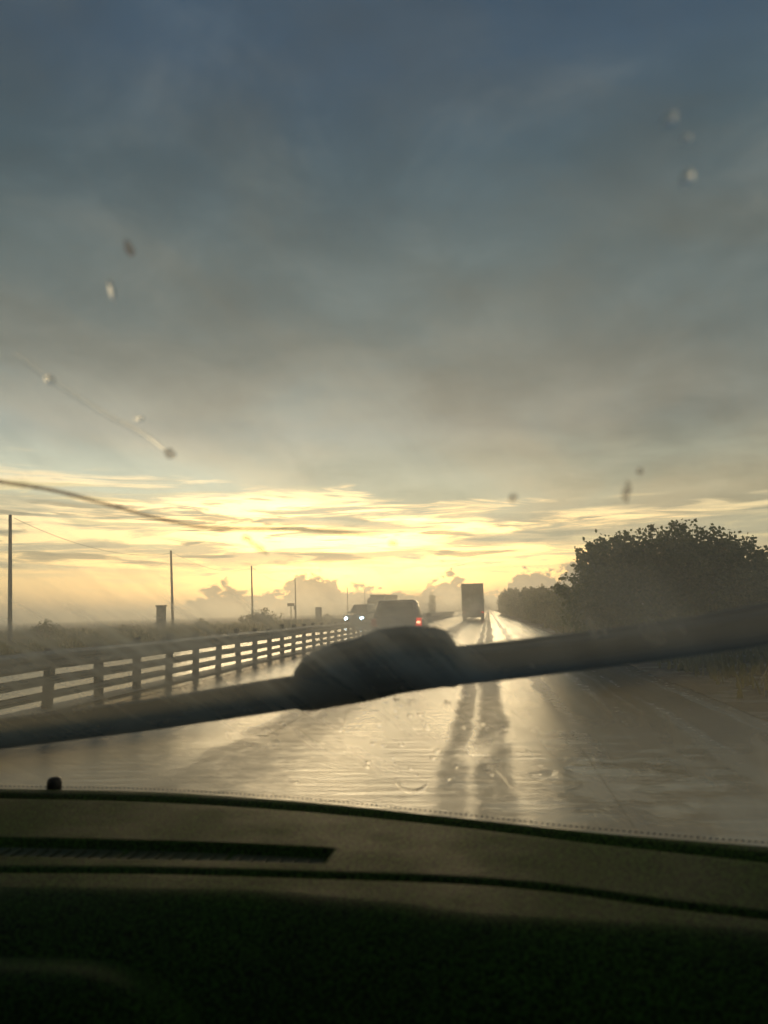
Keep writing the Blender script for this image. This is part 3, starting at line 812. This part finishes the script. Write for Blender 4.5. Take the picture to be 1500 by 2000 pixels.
M['splat'] = film_mat('dried_insect', (.50, .33, .19), .36, .9)
M['drop'] = bead_mat('water_bead', .38, .36)
M['scratch'] = bead_mat('fine_scratch', .24, .5)
def ribbon(name, pts, wpx, mat, lab=None, n=40, off=-.004):
    # Catmull-Rom through photograph points, laid on the pane with real thickness
    P = [Vector(p) for p in pts]; L = []
    for k in range(n + 1):
        s = k / n * (len(P) - 1); i = min(int(s), len(P) - 2); u = s - i
        a, b, c, d = P[max(i - 1, 0)], P[i], P[i + 1], P[min(i + 2, len(P) - 1)]
        L.append(.5 * ((2 * b) + (c - a) * u + (2 * a - 5 * b + 4 * c - d) * u * u + (3 * b - a - 3 * c + d) * u ** 3))
    ct = [on_ws(q.x, q.y, off) for q in L]
    mb = MB(); rad = []
    for k, q in enumerate(ct):
        e = min(1, .25 + 6 * min(k, n - k) / n)
        ww = wpx(k / n) if callable(wpx) else wpx
        rad.append(ww * e * (q - CAM).length / F * .5)
    mb.tube(ct, rad, 6)
    ob = mb.build(name, M[mat], ws, smooth=True)
    if lab: ob['label'] = lab
    return ob
ribbon('crack', [(-60, 930), (0, 941), (100, 957), (210, 985), (300, 1010), (410, 1031), (560, 1033), (660, 1039), (745, 1047)], lambda u: 8 - 2 * u, 'crack', 'long reddish crack curving in from the left', 70)
ribbon('scratch', [(30, 690), (98, 741), (200, 805), (280, 848), (335, 890)], 9, 'scratch', 'faint pale scratch slanting down')
def blob(name, px, py, rx, ry, ang, mat, lab=None):
    c = on_ws(px, py, -.004); k = (c - CAM).length / F
    n_ = Vector((0, .5, .866)); ax = (Matrix.Rotation(R(ang), 3, n_) @ Vector((1, 0, 0))); ay = n_.cross(ax)
    g = random.Random(int(px * 7 + py))
    mb = MB(); N = 16; H = (rx + ry) * .5 * k * (.75 if mat == 'drop' else .35)
    jit = [g.uniform(.8, 1.2) for _ in range(N)]
    vs = [c - n_ * H]; rings = (.35, .65, .87, 1.0)
    for ring in rings:
        for i in range(N):
            a = 2 * math.pi * i / N; jj = 1 + (jit[i] - 1) * ring
            vs.append(c + ax * math.cos(a) * rx * k * ring * jj + ay * math.sin(a) * ry * 1.7 * k * ring * jj - n_ * H * math.sqrt(max(0, 1 - ring * ring)))
    vs.append(c + n_ * .0003)
    fs = [(0, 1 + i, 1 + (i + 1) % N) for i in range(N)]
    for q in range(3): fs += [(1 + q * N + i, 1 + q * N + N + i, 1 + q * N + N + (i + 1) % N, 1 + q * N + (i + 1) % N) for i in range(N)]
    fs += [(len(vs) - 1, 1 + 3 * N + (i + 1) % N, 1 + 3 * N + i) for i in range(N)]
    ob = mb.add(vs, fs).build(name, M[mat], ws, smooth=True)
    if lab: ob['label'] = lab
for a in ((1002, 972, 9, 8, 0), (1222, 968, 7, 13, -8), (1228, 952, 6, 12, -15), (1250, 920, 6, 6, 0), (252, 485, 9, 10, 0), (332, 886, 11, 9, 20),
          (482, 1051, 9, 7, 40), (500, 1064, 7, 12, -40), (512, 1076, 5, 10, -45), (768, 1061, 9, 7, 0)):
    blob('insect_splat', *a, 'splat')
for a in ((1308, 234, 13, 9, 20), (1339, 272, 8, 6, 0), (1342, 347, 13, 9, 0), (98, 741, 10, 7, 30), (272, 818, 11, 4, -8), (218, 566, 6, 14, 15)):
    blob('water_bead', *a, 'drop')
g = random.Random(5)
for i in range(34):
    px, py = g.gauss(800, 70), g.uniform(1365, 1530)
    s = g.uniform(2.5, 6.5); blob('water_bead', px, py, s, s * .8, 0, 'drop')
ribbon('water_trickle', [(770, 1525), (785, 1540), (805, 1546), (825, 1540), (835, 1530)], 7, 'drop', None, 16)
ribbon('water_trickle', [(965, 1500), (985, 1520), (1000, 1538), (1040, 1550)], 5, 'scratch', None, 16)
# printed dots along the foot of the pane
fb = MB()
for px in range(-20, 1500, 9):
    ye = 1537 + (0 if px < 0 else 0)
    q = at_z(px, 1545, ZD)
    x = q.x
    # height on the pane just above the dashboard edge, seen from the seat
    e = Vector((x, f_edge(x), ZD)); dd_ = (e - CAM); s = 1.0
    for _ in range(30):
        pp = CAM + dd_ * s
        s += .3 * (ws_y(pp.x, pp.z) - pp.y)
    pp = CAM + dd_ * s
    c = Vector((pp.x, ws_y(pp.x, pp.z + .004) - .004, pp.z + .004))
    n_ = Vector((0, .5, .866)); ax = Vector((1, 0, 0)); ay = n_.cross(ax)
    k = 12; rr = .0019
    fb.add([c + (ax * math.cos(6.283 * i / k) + ay * 1.4 * math.sin(6.283 * i / k)) * rr - n_ * .0006 for i in range(k)] + [c + (ax * math.cos(6.283 * i / k) + ay * 1.4 * math.sin(6.283 * i / k)) * rr for i in range(k)],
           [tuple(range(k)), tuple(range(2 * k - 1, k - 1, -1))] + [(i, i + k, (i + 1) % k + k, (i + 1) % k) for i in range(k)])
fb.build('dotted_border', M['dark'], ws)

# wiper, parked across the pane on the outside
wip = empty('wiper', (0, 0, 0)); wip.parent = own
M['wiper'] = plain('wiper_plastic', (.035, .033, .03), .6, bstr=.2)
def bar(name, st, off, thick, mat='wiper'):
    """stations of (px, upper py, lower py) on the pane, built out from it by a real thickness"""
    vs = []
    for px, u, l in st:
        a, b = on_ws(px, u, off), on_ws(px, l, off)
        n_ = Vector((0, .5, .866)) * thick
        for q in (a.lerp(b, .0), a.lerp(b, .0) + n_ * .55, a.lerp(b, .28) + n_, a.lerp(b, .72) + n_, b + n_ * .55, b): vs.append(q)
    n = len(st)
    fs = [(j * 6 + i, j * 6 + (i + 1) % 6, (j + 1) * 6 + (i + 1) % 6, (j + 1) * 6 + i) for j in range(n - 1) for i in range(6)] + [tuple(range(6)), tuple((n - 1) * 6 + i for i in range(5, -1, -1))]
    return MB().add(vs, fs).build(name, M[mat], wip, bevel=.002)
def lerp_st(pts, x):
    for (a, ua, la), (b, ub, lb) in zip(pts, pts[1:]):
        if a <= x <= b:
            k = (x - a) / (b - a); return (x, ua + (ub - ua) * k, la + (lb - la) * k)
bl = [(-140, 1426, 1480), (0, 1410, 1461), (300, 1371, 1424), (575, 1327, 1384), (885, 1282, 1338), (1000, 1272, 1326), (1200, 1249, 1301), (1350, 1229, 1281), (1500, 1205, 1259), (1640, 1184, 1238)]
bar('blade', [lerp_st(bl, x) for x in range(-140, 1641, 60)], .040, .012)
bar('connector', [(572, 1328, 1384), (590, 1300, 1390), (612, 1290, 1390), (650, 1274, 1383), (692, 1266, 1376), (735, 1248, 1368), (790, 1242, 1354), (850, 1244, 1343), (872, 1252, 1341), (892, 1278, 1337)], .042, .022)
bar('arm', [(800, 1275, 1318), (890, 1272, 1318), (1000, 1261, 1306), (1200, 1238, 1284), (1350, 1217, 1262), (1500, 1189, 1236), (1660, 1160, 1210)], .056, .012)

bar('rubber_lip', [(x, lerp_st(bl, x)[2] - 6, lerp_st(bl, x)[2] + 3) for x in range(-140, 1641, 60)], .030, .010)
bar('clip', [(700, 1258, 1330), (712, 1252, 1330), (760, 1246, 1322), (815, 1248, 1318), (828, 1256, 1318)], .062, .012)
bar('end_cap', [(868, 1262, 1344), (884, 1266, 1345), (896, 1280, 1341)], .044, .018)
# the rest of the car's shell: roof, pillars, doors, bonnet, back
M['own_paint'] = plain('dark_green_car_paint', (.035, .04, .035), .35, coat=.4, var=.1)
M['lining'] = plain('cabin_lining', (.045, .043, .04), .9)
def tint_mat():  # unseen side glass, dark tint added to keep light off the lower dashboard
    m, t = material('light_cutting_side_glass')
    P = t.n('ShaderNodeTexCoord').outputs['Object']
    tr = t.n('ShaderNodeBsdfTransparent'); t.link(t.mix(t.noise(P, 3, 3), (.16, .18, .16), (.22, .24, .22)), tr.inputs[0])
    gl = t.n('ShaderNodeBsdfGlossy'); gl.inputs['Roughness'].default_value = .03
    fr = t.n('ShaderNodeFresnel'); fr.inputs[0].default_value = 1.45
    b = t.n('ShaderNodeMixShader'); t.link(fr.outputs[0], b.inputs[0]); t.link(tr.outputs[0], b.inputs[1]); t.link(gl.outputs[0], b.inputs[2])
    o = t.n('ShaderNodeOutputMaterial'); t.link(b.outputs[0], o.inputs[0])
    return m
M['tint'] = tint_mat()
zt = ZD + .55
mb = MB()
n = 24
for j in range(n):
    pass
def roof_fn(u, v):
    x = X0 - .02 + (X1 - X0 + .04) * u
    ya = ws_y(x, zt)
    y = ya + (-2.2 - ya) * v
    return (x, y, zt + .03 * math.sin(math.pi * u) * math.sin(math.pi * min(1, v * 2 + .0)) * .8)
rf = grid(24, 30, roof_fn)
rf.build('roof', M['lining'], own, smooth=True).modifiers.new('solid', 'SOLIDIFY').thickness = .04
for xs0 in (X0 - .02, X1 + .02):
    mb = MB(); a = [Vector((xs0, ws_y(min(X1, max(X0, xs0)), z), z)) for z in (ZD - .06, zt)]
    mb.tube(a, [.05, .045], 8); mb.build('pillar', M['lining'], own, smooth=True)
    MB().box((xs0, -.55, .72), (.06, 3.0, .62)).build('door', M['own_paint'], own, bevel=.03)
    MB().box((xs0, -1.0, (zt + 1.03) / 2), (.05, .12, zt - 1.03)).build('pillar', M['lining'], own)
    ya, yb_ = ws_y(min(X1, max(X0, xs0)), 1.03) - .03, ws_y(min(X1, max(X0, xs0)), zt) - .03
    q = [(xs0, yb_, zt - .005), (xs0, -.93, zt - .005), (xs0, -.93, 1.025), (xs0, ya, 1.025)]
    MB().hexa([(a_ - .003, b_, c_) for a_, b_, c_ in q], [(a_ + .003, b_, c_) for a_, b_, c_ in q]).build('side_window', M['tint'], own)
    MB().box((xs0, -1.62, (zt + 1.03) / 2), (.006, 1.1, zt - 1.03)).build('side_window', M['tint'], own)
MB().box(((X0 + X1) / 2, -2.2, .95), (X1 - X0 + .06, .08, 1.15)).build('tailgate', M['own_paint'], own, bevel=.03)  # unseen back, made windowless to full height to shut light out
MB().box(((X0 + X1) / 2, -2.2, (zt + 1.53) / 2), (X1 - X0 + .06, .04, zt - 1.53)).build('tailgate_frame', M['lining'], own)
MB().box(((X0 + X1) / 2, -.5, .36), (X1 - X0, 3.3, .06)).build('floor_pan', M['dark'], own)
MB().box(((X0 + X1) / 2, .55, .62), (X1 - X0 - .02, .10, .52)).build('bulkhead', M['dark'], own)
def bon_fn(u, v):
    x = X0 - .02 + (X1 - X0 + .04) * u
    y0 = f_edge(x) + .16; y1 = 1.95 - .12 * (2 * u - 1) ** 2
    e = (2 * u - 1) ** 2
    return (x, y0 + (y1 - y0) * v, ZD - .17 - .20 * v ** 1.6 - .05 * e)
grid(24, 24, bon_fn).build('bonnet', M['own_paint'], own, smooth=True)
MB().box(((X0 + X1) / 2, 1.80, .48), (X1 - X0, .16, .30)).build('front_bumper', M['dark'], own, bevel=.04)
for s, xx in ((-1, X0 + .12), (1, X1 - .12)):
    wheel(own, xx, 1.45, .31, .2); wheel(own, xx, -1.55, .31, .2)

# ------------------------------------------------------------------ air
def vol_mat(name, dens, c, an):
    m, t = material(name)
    v = t.n('ShaderNodeVolumePrincipled')
    v.inputs['Color'].default_value = (*c, 1); v.inputs['Density'].default_value = dens; v.inputs['Anisotropy'].default_value = an
    o = t.n('ShaderNodeOutputMaterial'); t.link(v.outputs[0], o.inputs['Volume'])
    return m
hz = MB().box((0, 950, 4.6), (3960, 2000, 12.2)).build('haze', vol_mat('haze_air', .0034, (1, .98, .93), .72))
def spray(loc, size, dens, label):
    m, t = material('road_spray')
    P = t.n('ShaderNodeTexCoord').outputs['Object']
    ln = t.n('ShaderNodeVectorMath', operation='LENGTH'); t.link(P, ln.inputs[0])
    sc_ = t.n('ShaderNodeVectorMath', operation='MULTIPLY'); t.link(P, sc_.inputs[0]); sc_.inputs[1].default_value = (1.6, 1.6, 1.2)
    nz = t.noise(sc_.outputs[0], 1.4, 3, .55)
    d = t.m('MULTIPLY', t.m('MULTIPLY', t.mr(ln.outputs['Value'], 1.0, .1), t.mr(nz, .32, .68)), dens)
    v = t.n('ShaderNodeVolumePrincipled'); v.inputs['Color'].default_value = (1, .97, .9, 1); v.inputs['Anisotropy'].default_value = .45
    t.link(d, v.inputs['Density'])
    o = t.n('ShaderNodeOutputMaterial'); t.link(v.outputs[0], o.inputs['Volume'])
    bm = bmesh.new(); bmesh.ops.create_icosphere(bm, subdivisions=3, radius=1.0)
    me = bpy.data.meshes.new('spray'); bm.to_mesh(me); bm.free(); me.materials.append(m)
    ob = bpy.data.objects.new('spray', me); col.objects.link(ob); ob.location = loc; ob.scale = size
    return tag(ob, label, 'spray', kind='stuff')
p = at_y(745, 1235, 26)
spray((p.x, 26.5, .5), (4.2, 7.5, 1.9), .42, 'pale road spray hanging behind the car ahead and over the guard rail')
p = at_y(923, 1200, 85)
spray((p.x, 84, .9), (3.4, 9, 2.4), .22, 'pale road spray trailing behind the box lorry')
tag(hz, 'pale golden mist thinning the far road and trees', 'haze', kind='stuff')

sc.view_settings.view_transform = 'Standard'
sc.view_settings.look = 'None'
sc.view_settings.exposure = 0
sc.cycles.use_denoising = True
sc.cycles.max_bounces = 8
sc.cycles.transparent_max_bounces = 16
sc.cycles.volume_bounces = 1
sc.cycles.sample_clamp_indirect = 6
